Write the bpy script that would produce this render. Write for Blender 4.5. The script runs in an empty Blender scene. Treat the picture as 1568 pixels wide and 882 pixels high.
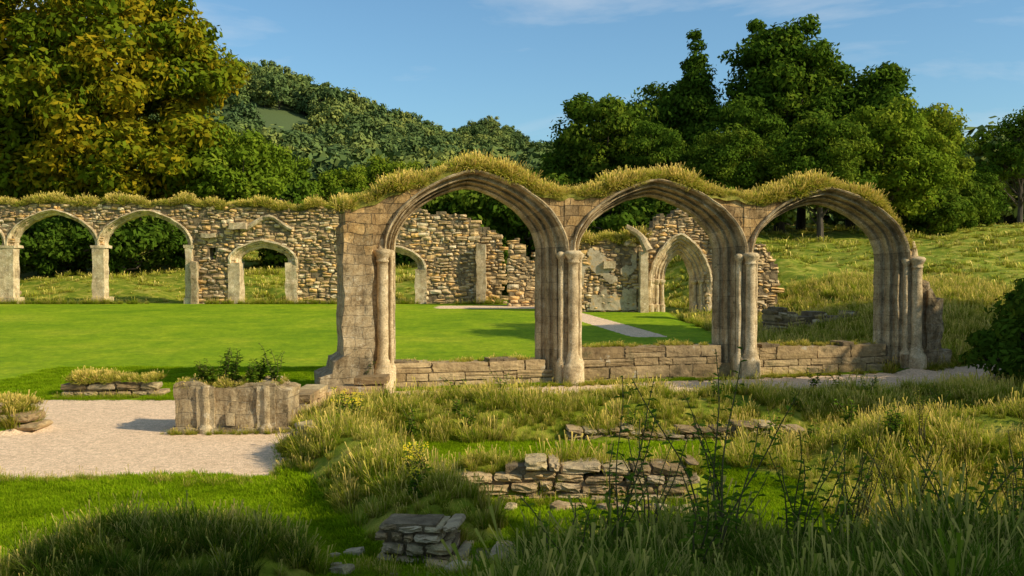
import bpy, bmesh, math, random
import numpy as np
from mathutils import Vector, noise, Matrix
R=np.random.RandomState(7); random.seed(7)
SC=bpy.context.scene
# ------------------------------------------------------------------ helpers
def link(o,parent=None):
    SC.collection.objects.link(o)
    if parent: o.parent=parent
    return o
def fastmesh(name,V,F,mats,tint=None,smooth=False,uv=None,midx=None):
    V=np.asarray(V,np.float32); me=bpy.data.meshes.new(name)
    if not isinstance(F,list): F=[F]
    F=[np.asarray(f,np.int32) for f in F if len(f)]
    idx=np.concatenate([f.ravel() for f in F]); tot=np.concatenate([np.full(len(f),f.shape[1],np.int32) for f in F])
    st=np.concatenate([[0],np.cumsum(tot)[:-1]]).astype(np.int32)
    me.vertices.add(len(V)); me.vertices.foreach_set('co',V.ravel())
    me.loops.add(len(idx)); me.loops.foreach_set('vertex_index',idx)
    me.polygons.add(len(tot)); me.polygons.foreach_set('loop_start',st); me.polygons.foreach_set('loop_total',tot)
    if midx is not None: me.polygons.foreach_set('material_index',np.asarray(midx,np.int32))
    me.polygons.foreach_set('use_smooth',np.full(len(tot),smooth))
    me.update(calc_edges=True)
    for m in (mats if isinstance(mats,list) else [mats]): me.materials.append(m)
    if tint is not None:
        a=me.attributes.new('tint','FLOAT_COLOR','POINT'); t=np.ones((len(V),4),np.float32); tt=np.asarray(tint,np.float32)
        if tt.ndim==1: t[:,0]=tt;t[:,1]=tt;t[:,2]=tt
        else: t[:,:tt.shape[1]]=tt
        a.data.foreach_set('color',t.ravel())
    return me
def sm(a,b,x):
    t=np.clip((np.asarray(x,float)-a)/(b-a),0,1); return t*t*(3-2*t)
# ------------------------------------------------------------------ material helpers
class NT:
    def __init__(s,name):
        s.m=bpy.data.materials.new(name); s.m.use_nodes=True; s.t=s.m.node_tree; s.n=s.t.nodes; s.b=s.n['Principled BSDF']; s.out=s.n['Material Output']
    def N(s,ty,**k):
        n=s.n.new(ty)
        for a,v in k.items(): setattr(n,a,v)
        return n
    def L(s,a,b): s.t.links.new(a,b)
    def noise(s,scale,detail=4,vec=None,rough=.6):
        n=s.N('ShaderNodeTexNoise'); n.inputs['Scale'].default_value=scale; n.inputs['Detail'].default_value=detail; n.inputs['Roughness'].default_value=rough
        if vec is not None: s.L(vec,n.inputs['Vector'])
        return n.outputs['Fac']
    def ramp(s,fac,stops):
        r=s.N('ShaderNodeValToRGB'); s.L(fac,r.inputs[0]); e=r.color_ramp.elements
        while len(e)<len(stops): e.new(.5)
        for q,(p,c) in zip(e,stops): q.position=p; q.color=(*c,1) if len(c)==3 else c
        return r.outputs[0]
    def mix(s,f,a,b,mode='MIX'):
        m=s.N('ShaderNodeMix',data_type='RGBA',blend_type=mode)
        for sock,v in ((m.inputs[0],f),(m.inputs[6],a),(m.inputs[7],b)):
            if hasattr(v,'is_output'): s.L(v,sock)
            elif isinstance(v,(int,float)): sock.default_value=v
            else: sock.default_value=(*v,1)
        return m.outputs[2]
    def math(s,op,a,b=0.0,c=None,clamp=False):
        m=s.N('ShaderNodeMath',operation=op,use_clamp=clamp)
        for i,v in enumerate((a,b,c)):
            if v is None: continue
            if hasattr(v,'is_output'): s.L(v,m.inputs[i])
            else: m.inputs[i].default_value=v
        return m.outputs[0]
    def bump(s,h,st=.5,dist=.02,prev=None):
        b=s.N('ShaderNodeBump'); b.inputs['Strength'].default_value=st; b.inputs['Distance'].default_value=dist
        s.L(h,b.inputs['Height'])
        if prev is not None: s.L(prev,b.inputs['Normal'])
        return b.outputs[0]
    def obj(s): return s.N('ShaderNodeTexCoord').outputs['Object']
    def geo(s): return s.N('ShaderNodeNewGeometry').outputs['Position']
    def tint(s):
        a=s.N('ShaderNodeAttribute',attribute_name='tint'); sep=s.N('ShaderNodeSeparateColor'); s.L(a.outputs['Color'],sep.inputs[0]); return sep.outputs
    def fin(s,col,nor=None,rough=.9,spec=.15):
        if hasattr(col,'is_output'): s.L(col,s.b.inputs['Base Color'])
        else: s.b.inputs['Base Color'].default_value=(*col,1)
        s.b.inputs['Roughness'].default_value=rough; s.b.inputs['Specular IOR Level'].default_value=spec
        if nor is not None: s.L(nor,s.b.inputs['Normal'])
        return s.m
def sep_xyz(t,v):
    n=t.N('ShaderNodeSeparateXYZ'); t.L(v,n.inputs[0]); return n.outputs
def comb(t,x,y,z=0.0):
    n=t.N('ShaderNodeCombineXYZ')
    for i,v in enumerate((x,y,z)):
        if hasattr(v,'is_output'): t.L(v,n.inputs[i])
        else: n.inputs[i].default_value=v
    return n.outputs[0]
def mat_rubble(name,d=1.0,orange=1.0):
    t=NT(name); g=t.geo(); ti=t.tint(); k=lambda r,gg,b:(r*d,gg*d,b*d)
    c=t.ramp(ti[0],[(0,k(.24,.175,.095)),(.3,k(.36,.27,.15)),(.55,k(.46,.355,.21)),(.75,k(.38+.17*orange,.35,.23-.10*orange)),(.9,k(.42,.34,.22)),(1,k(.62,.53,.37))])
    n=t.noise(6,5,g,.75); c=t.mix(.9,c,t.ramp(n,[(.28,(.42,.37,.32)),(.5,(.98,.93,.87)),(.72,(1.35,1.3,1.15))]),'MULTIPLY')
    bg_=t.noise(.45,4,g,.6); c=t.mix(.8,c,t.ramp(bg_,[(.35,(.55,.51,.47)),(.6,(1.2,1.13,1.0))]),'MULTIPLY')
    li=t.noise(2.2,5,g,.75); c=t.mix(t.ramp(li,[(.58,(0,0,0)),(.68,(.7,.7,.7))]),c,(.10,.09,.042))
    c=t.mix(t.ramp(li,[(.33,(.7,.7,.7)),(.39,(0,0,0))]),c,k(.52,.46,.33))
    return t.fin(c,t.bump(n,.8,.05))
def mat_mortar():
    t=NT('lime_mortar'); g=t.geo(); n=t.noise(4,6,g,.75)
    return t.fin(t.ramp(n,[(.3,(.08,.055,.028)),(.5,(.21,.15,.08)),(.7,(.34,.255,.14))]),t.bump(n,.9,.08))
def mat_ashlar(name,blocks=True,light=1.0,dark=1.0):
    t=NT(name); o=t.obj(); ti=t.tint(); s=sep_xyz(t,o); q=lambda r,g,b:(r*light,g*light,b*light)
    n=t.noise(2.6,7,o,.8)
    c=t.ramp(n,[(.32,q(.19,.14,.08)),(.43,q(.33,.25,.145)),(.54,q(.44,.35,.215)),(.68,q(.56,.47,.32))])
    fine=t.noise(34,4,o,.85)
    c=t.mix(.8,c,t.ramp(fine,[(.34,(.48,.45,.41)),(.5,(.97,.96,.94)),(.64,(1.22,1.21,1.18))]),'MULTIPLY')
    sp=t.noise(5,7,o,.85)
    c=t.mix(t.ramp(sp,[(.55,(0,0,0)),(.62,(.72*dark,)*3)]),c,(.095,.078,.042))
    c=t.mix(t.ramp(sp,[(.38,(.75,.75,.75)),(.43,(0,0,0))]),c,q(.60,.53,.39))
    st=t.noise(1.0,5,comb(t,t.math('MULTIPLY',s[0],3.2),t.math('MULTIPLY',s[1],3.2),t.math('MULTIPLY',s[2],.5)),.75)
    c=t.mix(.6*dark,c,t.ramp(st,[(.40,(.48,.43,.36)),(.52,(1.1,1.08,1.03))]),'MULTIPLY')
    hh=fine
    if blocks:
        wx=t.math('MULTIPLY',t.noise(1.6,2,o),.30); wz=t.math('MULTIPLY',t.noise(1.1,2,comb(t,s[2],s[0],s[1])),.26)
        vec=comb(t,t.math('ADD',t.math('ADD',s[0],s[1]),wx),t.math('ADD',s[2],wz))
        b=t.N('ShaderNodeTexBrick',offset=.43); t.L(vec,b.inputs['Vector'])
        for k,v in (('Scale',1.0),('Mortar Size',.010),('Mortar Smooth',.5),('Bias',0.0),('Brick Width',.37),('Row Height',.205)): b.inputs[k].default_value=v
        b.inputs['Color1'].default_value=(.7,.58,.44,1); b.inputs['Color2'].default_value=(1.45,1.15,.74,1); b.inputs['Mortar'].default_value=(.36,.31,.25,1)
        up=t.ramp(t.math('MULTIPLY',s[2],.25),[(.5,(.25,.25,.25)),(.8,(.95,.95,.95))])
        c=t.mix(up,c,b.outputs['Color'],'MULTIPLY')
        hh=t.math('ADD',t.math('MULTIPLY',fine,.6),t.math('SUBTRACT',1.0,b.outputs['Fac']))
    fr=t.math('FRACT',t.math('DIVIDE',ti[1],.36)); j=t.math('LESS_THAN',fr,.025)
    j=t.math('MULTIPLY',j,t.math('GREATER_THAN',ti[1],.01))
    c=t.mix(t.math('MULTIPLY',j,.6),c,(.06,.045,.03))
    wn=t.N('ShaderNodeTexWhiteNoise',noise_dimensions='1D'); t.L(t.math('FLOOR',t.math('DIVIDE',ti[1],.36)),wn.inputs['W'])
    c=t.mix(.8,c,t.ramp(wn.outputs['Value'],[(0,(.72,.68,.62)),(1,(1.2,1.17,1.1))]),'MULTIPLY') if not blocks else c
    nor=t.bump(hh,.8,.016); nor=t.bump(sp,.5,.05,nor)
    return t.fin(c,nor)
def mat_grass(name,c1,c2,c3,transl=.35,straw=.5,rw=.35):
    t=NT(name); ti=t.tint(); ob=t.N('ShaderNodeObjectInfo').outputs['Random']
    f=t.math('ADD',t.math('MULTIPLY',ti[0],1-rw),t.math('MULTIPLY',ob,rw))
    c=t.ramp(f,[(.0,c1),(straw,c2),(1,c3)])
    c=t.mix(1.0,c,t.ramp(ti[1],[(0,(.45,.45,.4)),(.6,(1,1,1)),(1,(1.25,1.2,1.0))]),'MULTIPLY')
    d=t.N('ShaderNodeBsdfDiffuse'); t.L(c,d.inputs[0])
    if transl>0:
        tr=t.N('ShaderNodeBsdfTranslucent'); t.L(c,tr.inputs[0]); mx=t.N('ShaderNodeMixShader'); mx.inputs[0].default_value=transl
        t.L(d.outputs[0],mx.inputs[1]); t.L(tr.outputs[0],mx.inputs[2]); t.L(mx.outputs[0],t.out.inputs[0])
    else: t.L(d.outputs[0],t.out.inputs[0])
    t.n.remove(t.b); return t.m
def mat_bark():
    t=NT('bark'); o=t.obj(); s=sep_xyz(t,o)
    n=t.noise(1,4,comb(t,t.math('MULTIPLY',s[0],6.),t.math('MULTIPLY',s[1],6.),s[2]))
    return t.fin(t.ramp(n,[(.3,(.03,.024,.016)),(.7,(.13,.10,.07))]),t.bump(n,.8,.05))
def mat_plaster():
    t=NT('old_lime_plaster'); g=t.geo(); n=t.noise(1.6,7,g,.8)
    return t.fin(t.ramp(n,[(.3,(.18,.13,.07)),(.42,(.34,.26,.15)),(.52,(.52,.42,.27)),(.62,(.55,.33,.11)),(.75,(.42,.34,.22))]),t.bump(n,.6,.05))
M_RUB=mat_rubble('rubble_stone',1.4); M_RUBN=mat_rubble('rubble_stone_near',1.0,.2); M_MOR=mat_mortar(); M_PLA=mat_plaster()
M_ASH=mat_ashlar('weathered_limestone',True,1.0); M_RING=mat_ashlar('dressed_limestone',False,1.2,.9); M_PALE=mat_ashlar('pale_limestone',False,1.6,.5)
M_BARK=mat_bark()
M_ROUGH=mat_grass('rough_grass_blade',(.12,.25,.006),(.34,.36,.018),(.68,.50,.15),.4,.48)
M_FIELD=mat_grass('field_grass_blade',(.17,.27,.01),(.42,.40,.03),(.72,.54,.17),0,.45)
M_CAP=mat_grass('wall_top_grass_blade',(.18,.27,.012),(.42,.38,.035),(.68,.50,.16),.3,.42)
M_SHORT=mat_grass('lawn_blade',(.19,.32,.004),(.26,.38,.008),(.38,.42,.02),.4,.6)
M_DARK=mat_grass('shade_grass_blade',(.05,.11,.006),(.12,.18,.012),(.42,.35,.10),.35,.62)  # darker copy of the rough blade, foreground shade put into its colour
M_WEED=mat_grass('weed_leaf',(.06,.12,.01),(.12,.20,.015),(.24,.27,.03),.35,.6)
M_LEAF_O=mat_grass('chestnut_leaf',(.05,.10,.006),(.14,.18,.010),(.44,.27,.012),.3,.57)
M_LEAF_G=mat_grass('oak_leaf',(.035,.075,.008),(.08,.135,.012),(.19,.22,.02),.25,.5)
M_LEAF_L=mat_grass('ash_leaf',(.06,.12,.010),(.15,.21,.014),(.30,.31,.03),.25,.5)
M_LEAF_F=mat_grass('hazed_distant_leaf',(.05,.085,.035),(.11,.155,.045),(.25,.26,.06),0,.5,.7)  # aerial haze is mixed into these leaf colours as a bluish cast
def mat_flat(name,c,r=.8):
    t=NT(name); n=t.noise(12,3,t.obj()); return t.fin(t.mix(n,tuple(x*.8 for x in c),tuple(min(1,x*1.2) for x in c)),None,r)
M_YEL=mat_flat('ragwort_yellow',(.75,.55,.02)); M_STEM=mat_flat('stem',(.10,.085,.03))
# ------------------------------------------------------------------ terrain
AX0,AY0=-2.61,20.0; AC,AS=.9626,.2712     # arcade origin and direction
def ya(x): return AY0+(np.asarray(x)-AX0)*AS/AC
def segd(x,y,a,b):
    ax,ay=a;bx,by=b; t=np.clip(((x-ax)*(bx-ax)+(y-ay)*(by-ay))/((bx-ax)**2+(by-ay)**2),0,1)
    return np.hypot(x-ax-t*(bx-ax),y-ay-t*(by-ay))
def mounds(x,y):
    m=.38*np.exp(-(((x+2.85)/1.15)**2+((y-8.1)/.65)**2)**1.5)
    m=np.maximum(m,.40*np.exp(-(segd(x,y,(-2.5,13.6),(-.75,9.3))/.55)**3))
    m=np.maximum(m,.36*np.exp(-(segd(x,y,(-2.2,15.6),(9.5,16.9))/1.1)**4))
    m=np.maximum(m,.60*np.exp(-(((x-6.6)/3.1)**2+((y-12.4)/1.5)**2)**1.5))
    m=np.maximum(m,.34*np.exp(-(segd(x,y,(-.5,10.98),(1.85,11.0))/.30)**4))
    m=np.maximum(m,.3*np.exp(-(((x+7.9)/.6)**2+((y-15.3)/.4)**2)**2))
    return m
RX=[-900,-350,-183,-150,-112,-80,-57,-33,20,120,260,400,900]; RZ=[112,106,92,91,86,77,68,59,50,46,46,36,30]
def zg(x,y):
    x=np.asarray(x,float);y=np.asarray(y,float)
    k=sm(7.5,13,x)
    z=.55*sm(20,48,y)+k*.074*np.clip(y-21,0,70)+(1-k)*.072*np.clip(y-50,0,45)
    h1=np.interp(x,RX,RZ)*sm(110,600,y)*(1-.35*sm(640,1100,y)); h2=114*np.exp(-((x+22)/80)**2)*sm(640,900,y)
    h1=h1*(1+.14*np.sin(x*.035+y*.012)*sm(150,300,y)*(1-sm(420,560,y)))
    z=z+np.maximum(h1,h2)
    kr=sm(-1.0,1.2,x); z=z+.95*((1-kr)*(1-sm(3.0,6.9,y))+kr*(1-sm(4.2,9.3,y)))
    z=z+mounds(x,y)
    r=rough(x,y)
    z=z+r*(.05*np.sin(x*2.1+np.sin(y*1.7)*1.5)*np.sin(y*2.6+x)+.03*np.sin(x*5.3+y*3.1))
    far=sm(24,45,y)*r; z=z+far*(.28*np.sin(x*.45+1.3*np.sin(y*.21))*np.sin(y*.33+.2*x)+.12*np.sin(x*1.3+y*.5)*np.sin(y*1.1))
    return z
def gravel(x,y):
    lo=11.75+.18*np.sin(x*1.3)-.05*(x+3); g1=sm(lo-.1,lo+.1,y)*(1-sm(18.5,18.7,y))*(1-sm(-2.9,-2.7,x+.06*np.sin(y*3)))
    d=ya(x)-y; g2=sm(.1,.3,d)*(1-sm(3.0,3.3,d))*sm(-4.6,-4.4,x)*(1-sm(12,13,x))
    g3=(1-sm(.5,.7,np.abs(x-(1.2+(46-y)*.22))))*sm(31,32,y)*(1-sm(46,47,y))
    g4=(1-sm(1.0,1.3,np.abs(y-44.9)))*sm(-4,-3,x)*(1-sm(3,4,x))
    return np.clip(np.maximum.reduce([g1,g2*.98,g3,g4*.8]),0,1)*(1-sm(.03,.10,mounds(x,y)))
def rough(x,y):
    r=sm(.04,.12,mounds(x,y))
    r=np.maximum(r,sm(48.6,49.2,y)); r=np.maximum(r,sm(8.2,9.2,x)*sm(14.5,15.5,y))
    r=np.maximum(r,1-sm(6.0,6.6,y+.25*np.sin(x*2))); r=np.maximum(r,sm(3.0,3.5,x)*(1-sm(17.2,18,y)))
    r=np.maximum(r,sm(-.6,.2,x)*(1-sm(8.0,8.7,y)))
    r=np.maximum(r,sm(13.9,14.3,y)*(1-sm(17.6,18.2,y))*sm(-2.7,-2.3,x))
    r=np.maximum(r,sm(6.0,7.2,x)*sm(26,28,y))
    return r
neg=-np.cumsum(.1*1.09**np.arange(0,85)); 
xs=np.concatenate([(-13+neg[neg>-1500])[::-1],np.arange(-13,13,.1),13+(-neg[neg>-1500])])
ys=[2.0]
while ys[-1]<24: ys.append(ys[-1]+.1)
while ys[-1]<60: ys.append(ys[-1]+.22)
while ys[-1]<2200: ys.append(ys[-1]*1.013)
ys=np.concatenate([[-60,-30,-12,-5,-2,0,1],np.array(ys)])
XX,YY=np.meshgrid(xs,ys); ZZ=zg(XX,YY); nx,ny=len(xs),len(ys)
V=np.stack([XX.ravel(),YY.ravel(),ZZ.ravel()],1); ii=np.arange(nx*ny).reshape(ny,nx)
F=np.stack([ii[:-1,:-1].ravel(),ii[:-1,1:].ravel(),ii[1:,1:].ravel(),ii[1:,:-1].ravel()],1)
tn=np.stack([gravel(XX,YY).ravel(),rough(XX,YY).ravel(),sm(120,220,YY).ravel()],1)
def mat_ground():
    t=NT('ground_surface'); g=t.geo(); ti=t.tint()
    wob=t.math('MULTIPLY',t.math('SUBTRACT',t.noise(3.5,4,g,.7),.5),.9)
    gm=t.ramp(t.math('ADD',ti[0],wob),[(.45,(0,0,0)),(.55,(1,1,1))])
    rm=t.ramp(t.math('ADD',ti[1],wob),[(.4,(0,0,0)),(.6,(1,1,1))])
    n1=t.noise(.22,6,g,.72); n2=t.noise(7,5,g,.75); n3=t.noise(55,2,g,.8); n4=t.noise(1.4,5,g,.7)
    lawn=t.ramp(n1,[(.3,(.17,.285,.004)),(.5,(.235,.35,.006)),(.7,(.35,.41,.018))]); lawn=t.mix(.9,lawn,t.ramp(n2,[(.3,(.6,.66,.6)),(.7,(1.28,1.22,1.28))]),'MULTIPLY')
    lawn=t.mix(1.0,lawn,t.ramp(n4,[(.35,(.72,.80,.75)),(.62,(1.15,1.05,1.1))]),'MULTIPLY')
    lawn=t.mix(.7,lawn,t.ramp(n3,[(.3,(.65,.7,.65)),(.7,(1.3,1.25,1.2))]),'MULTIPLY')
    rg=t.ramp(n4,[(.3,(.09,.15,.008)),(.5,(.22,.25,.018)),(.6,(.38,.34,.045)),(.72,(.52,.42,.11))])
    rg=t.mix(.7,rg,t.ramp(n2,[(.3,(.5,.55,.5)),(.7,(1.2,1.2,1.2))]),'MULTIPLY')
    v=t.N('ShaderNodeTexVoronoi'); v.inputs['Scale'].default_value=38; t.L(g,v.inputs['Vector'])
    gr=t.mix(n4,(.72,.50,.305),(.90,.66,.43)); gr=t.mix(.75,gr,t.ramp(n3,[(.3,(.72,.7,.66)),(.7,(1.25,1.25,1.25))]),'MULTIPLY')
    sc=t.N('ShaderNodeSeparateColor'); t.L(v.outputs['Color'],sc.inputs[0])
    gr=t.mix(.6,gr,t.ramp(sc.outputs[0],[(0,(.66,.64,.62)),(1,(1.3,1.3,1.3))]),'MULTIPLY')
    gr=t.mix(.6,gr,t.ramp(n2,[(.35,(.74,.71,.67)),(.6,(1.12,1.12,1.12))]),'MULTIPLY')
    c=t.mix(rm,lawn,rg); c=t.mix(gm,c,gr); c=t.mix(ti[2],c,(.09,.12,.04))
    h=t.math('ADD',t.math('MULTIPLY',n2,.5),t.math('MULTIPLY',n3,.5))
    return t.fin(c,t.bump(h,.7,.05),.95,.1)
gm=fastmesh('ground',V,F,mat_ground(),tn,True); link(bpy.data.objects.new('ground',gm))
# ------------------------------------------------------------------ stones
def cubetpl(n):
    pts={};vs=[];fs=[]
    def vid(p):
        if p not in pts: pts[p]=len(vs); vs.append([2*c/n-1 for c in p])
        return pts[p]
    for ax in range(3):
        for side in (0,n):
            for i in range(n):
                for j in range(n):
                    q=[]
                    for a,b in ((i,j),(i+1,j),(i+1,j+1),(i,j+1)):
                        p=[0,0,0]; p[ax]=side; p[(ax+1)%3]=a; p[(ax+2)%3]=b; q.append(vid(tuple(p)))
                    fs.append(q if side else q[::-1])
    return np.array(vs,float),np.array(fs)
TPL={n:cubetpl(n) for n in (2,4)}
class Batch:
    def __init__(s): s.V=[];s.F=[];s.T=[];s.n=0
    def add(s,V,F,T): s.V.append(V);s.F.append(F+s.n);s.T.append(T);s.n+=len(V)
    def stone(s,c,size,rot=0,tilt=0,n=2,rnd=.28,tint=None,jit=.10):
        T,F=TPL[n]; P=T.copy(); L=np.linalg.norm(P,axis=1,keepdims=True)
        P=P*(1-rnd)+P/L*rnd*1.15; J=R.uniform(-jit,jit,P.shape)*(1 if n==2 else .8); J[:,1]*=min(1,.35/max(size[1],.1)); P+=J
        P=P*np.array(size)/2
        if tilt: ca,sa=math.cos(tilt),math.sin(tilt); P=np.stack([P[:,0]*ca-P[:,2]*sa,P[:,1],P[:,0]*sa+P[:,2]*ca],1)
        ca,sa=math.cos(rot),math.sin(rot); P=np.stack([P[:,0]*ca-P[:,1]*sa,P[:,0]*sa+P[:,1]*ca,P[:,2]],1)+np.array(c)
        s.add(P,F,np.full(len(P),R.rand() if tint is None else tint))
    def box(s,lo,hi):
        T,F=TPL[2]; lo=np.array(lo);hi=np.array(hi); s.add((T+1)/2*(hi-lo)+lo,F,np.full(len(T),.1))
    def obj(s,name,mat,parent=None,loc=(0,0,0),rz=0,smooth=False):
        V=np.concatenate(s.V);F=np.concatenate(s.F);T=np.concatenate(s.T)
        tt=np.stack([T,np.zeros_like(T),np.zeros_like(T)],1)
        o=link(bpy.data.objects.new(name,fastmesh(name,V,F,mat,tt,smooth)),parent); o.location=loc;o.rotation_euler=(0,0,rz); return o
def rubble(L,base,top,thick,hole=None,ch=(.12,.24),cw=(.2,.55),n=2,core=True,prot=.05,u0=0,rag=.12,rnd=.28,jit=.10,til=.05,gap=.02,wave=0,inset=.04,ctop=.08,skip=.03):
    S=Batch(); C=Batch(); zmin=min(base(u0+L*i/20) for i in range(21))-.1; zmax=max(top(u0+L*i/60) for i in range(61)); z=zmin
    while z<zmax+wave:
        h=R.uniform(*ch); u=u0-R.uniform(0,cw[0])
        while u<u0+L:
            w=R.uniform(*cw)*(1.3 if h>np.mean(ch) else .9); cu=u+w/2; zo=wave*noise.noise(Vector((cu*.5,z*.8,3)))+wave*.6*noise.noise(Vector((cu*1.7,z*.4,9)))
            zz0=z+zo
            if cu<u0+L+.05 and cu>u0-.05 and zz0+h*.5<top(cu)+R.uniform(-rag,rag*.3) and zz0+h>base(cu)-.15 and not (hole and hole(cu,zz0+h/2,w*.3)) and not (wave and R.rand()<skip):
                hh=h*R.uniform(.85,1.0); p=R.uniform(-prot*.6,prot)
                if R.rand()<.25 and h>.16:
                    for k in (0,1): S.stone((cu,thick/2,zz0+hh*(.25+.5*k)),(w-gap,thick+p*2,hh/2-.008),n=n,rnd=rnd,jit=jit,tilt=R.uniform(-til,til))
                else: S.stone((cu,thick/2,zz0+hh/2),(w-gap,thick+p*2,hh-gap*.6),n=n,rnd=rnd,jit=jit,tilt=R.uniform(-til,til))
            u+=w
        z+=h*.97
    if core:
        du=.15
        for k in range(int(L/du)):
            uc=u0+(k+.5)*du; zs=np.arange(base(uc)-.2,top(uc)-ctop,.15); run=None; ii_=inset+.012*math.sin(k*2.3)
            if len(zs)==0: continue
            for zz in list(zs)+[None]:
                ok=zz is not None and not (hole and hole(uc,zz+.07,.1))
                if ok and run is None: run=zz
                if not ok and run is not None:
                    e=(zz if zz is not None else zs[-1]+.1)
                    if e-run>.05: C.box((uc-du/2,ii_,run),(uc+du/2,thick-ii_,e))
                    run=None
    return S,C
# ------------------------------------------------------------------ arches
def shape(n=40,p=1.6,q=2.1):
    th=np.linspace(0,math.pi,n+1); cx=-np.cos(th); cz=np.clip(1-np.abs(cx)**p,0,1)**(1/q); return cx,cz
def arch_mesh(uc,hw,rise,zs1,zs2,zb1,zb2,prof,WL,WR,kz=.8,p=1.6,q=2.1,seed=0,amp=.012,hoodjamb=0,n=44,dz=.12):
    cx,cz=shape(n,p,q); st=[]
    nl=max(2,int((zs1-zb1)/dz)); nr=max(2,int((zs2-zb2)/dz))
    for i in range(nl): st.append((-1,0,zb1+(zs1-zb1)*i/nl,0))
    for a,b in zip(cx,cz): st.append((a,b,None,1))
    for i in range(1,nr+1): st.append((1,0,zs2+(zb2-zs2)*i/nr,0))
    V=[];T=[];s=0;last=None
    for (a,b,z,arc) in st:
        f=(a+1)/2; W=WL*(1-f)+WR*f; zs=zs1*(1-f)+zs2*f
        cu=uc+a*hw; cz_=(z if z is not None else zs+b*rise)
        if last: s+=math.hypot(cu-last[0],cz_-last[1])
        last=(cu,cz_)
        for (w,y) in prof:
            ww=w*W; yy=y if (arc or y>=0) else y*hoodjamb
            u=uc+a*(hw+ww); zz=z if z is not None else zs+b*(rise+ww*kz)
            V.append((u,yy,zz)); T.append((.5,s+.02,0))
    V=np.array(V); k=len(prof); m=len(st)
    off=np.array([noise.noise_vector(Vector((v[0]*3+seed,v[1]*3,v[2]*3)))*1.0 for v in V])*amp
    off+=np.array([noise.noise_vector(Vector((v[0]*11+seed,v[1]*11,v[2]*11)))*1.0 for v in V])*amp*.6
    V=V+off
    I=np.arange(m*k).reshape(m,k); F=np.stack([I[:-1,:-1].ravel(),I[:-1,1:].ravel(),I[1:,1:].ravel(),I[1:,:-1].ravel()],1)
    return V,F[:,::-1],np.array(T),st
def noisy(name,V,F,mat,parent,amp=.02,s=3,T=None,smooth=True):
    V=np.array(V,float); off=np.array([noise.noise_vector(Vector((v[0]*s,v[1]*s,v[2]*s)))+noise.noise_vector(Vector((v[0]*s*3.1,v[1]*s*3.1,v[2]*s*3.1)))*.5 for v in V])*amp
    V=V+off; T=np.zeros((len(V),3)) if T is None else T
    return link(bpy.data.objects.new(name,fastmesh(name,V,F,mat,T,smooth)),parent)
def gridface(P,nu,nv):
    V=[P(i/nu,j/nv) for j in range(nv+1) for i in range(nu+1)]; I=np.arange((nu+1)*(nv+1)).reshape(nv+1,nu+1)
    return np.array(V),np.stack([I[:-1,:-1].ravel(),I[:-1,1:].ravel(),I[1:,1:].ravel(),I[1:,:-1].ravel()],1)
class Acc:
    def __init__(s): s.V=[];s.F=[];s.n=0
    def add(s,V,F): s.V.append(np.asarray(V,float)); s.F.append(np.asarray(F)+s.n); s.n+=len(V)
    def grid(s,P,nu,nv): s.add(*gridface(P,nu,nv))
    def box(s,lo,hi,d=.12,top=None,taper=0):
        x0,y0,z0=lo;x1,y1,z1=hi
        nx=max(1,int((x1-x0)/d));ny=max(1,int((y1-y0)/d));nz=max(1,int((z1-z0)/d))
        tz=(lambda u:z1) if top is None else top
        def q(x,y,f):
            k=1-taper*f; xm=(x0+x1)/2;ym=(y0+y1)/2; return (xm+(x-xm)*k,ym+(y-ym)*k,z0+(tz(x)-z0)*f)
        s.grid(lambda a,b:q(x0+(x1-x0)*a,y0,b),nx,nz); s.grid(lambda a,b:q(x1+(x0-x1)*a,y1,b),nx,nz)
        s.grid(lambda a,b:q(x0,y1+(y0-y1)*a,b),ny,nz); s.grid(lambda a,b:q(x1,y0+(y1-y0)*a,b),ny,nz)
        s.grid(lambda a,b:q(x0+(x1-x0)*a,y0+(y1-y0)*b,1),nx,ny)
    def lathe(s,c,prof,n=20):
        V=[];m=len(prof)
        for (r,z) in prof:
            for i in range(n): a=2*math.pi*i/n; V.append((c[0]+r*math.cos(a),c[1]+r*math.sin(a),z))
        I=np.arange(m*n).reshape(m,n); J=np.roll(I,-1,axis=1)
        s.add(V,np.stack([I[:-1].ravel(),J[:-1].ravel(),J[1:].ravel(),I[1:].ravel()],1))
    def obj(s,name,mat,parent,amp=.015,sc=3,smooth=False): return noisy(name,np.concatenate(s.V),np.concatenate(s.F),mat,parent,amp,sc,None,smooth)
def empty(name,loc=(0,0,0),rz=0):
    e=bpy.data.objects.new(name,None); link(e); e.location=loc; e.rotation_euler=(0,0,rz); e.empty_display_size=.3; return e
def tube(pts,r0,r1,n=6):
    pts=[Vector(p) for p in pts]; V=[];m=len(pts)
    for i,p in enumerate(pts):
        d=(pts[min(i+1,m-1)]-pts[max(i-1,0)]).normalized(); a=d.cross(Vector((0.3,.2,1))).normalized() if abs(d.z)<.9 else d.cross(Vector((1,0,0))).normalized(); b=d.cross(a)
        r=r0+(r1-r0)*i/max(1,m-1)
        for k in range(n): q=2*math.pi*k/n; V.append(tuple(p+a*math.cos(q)*r+b*math.sin(q)*r))
    I=np.arange(m*n).reshape(m,n);J=np.roll(I,-1,1)
    return np.array(V),np.stack([I[:-1].ravel(),J[:-1].ravel(),J[1:].ravel(),I[1:].ravel()],1)
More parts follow.
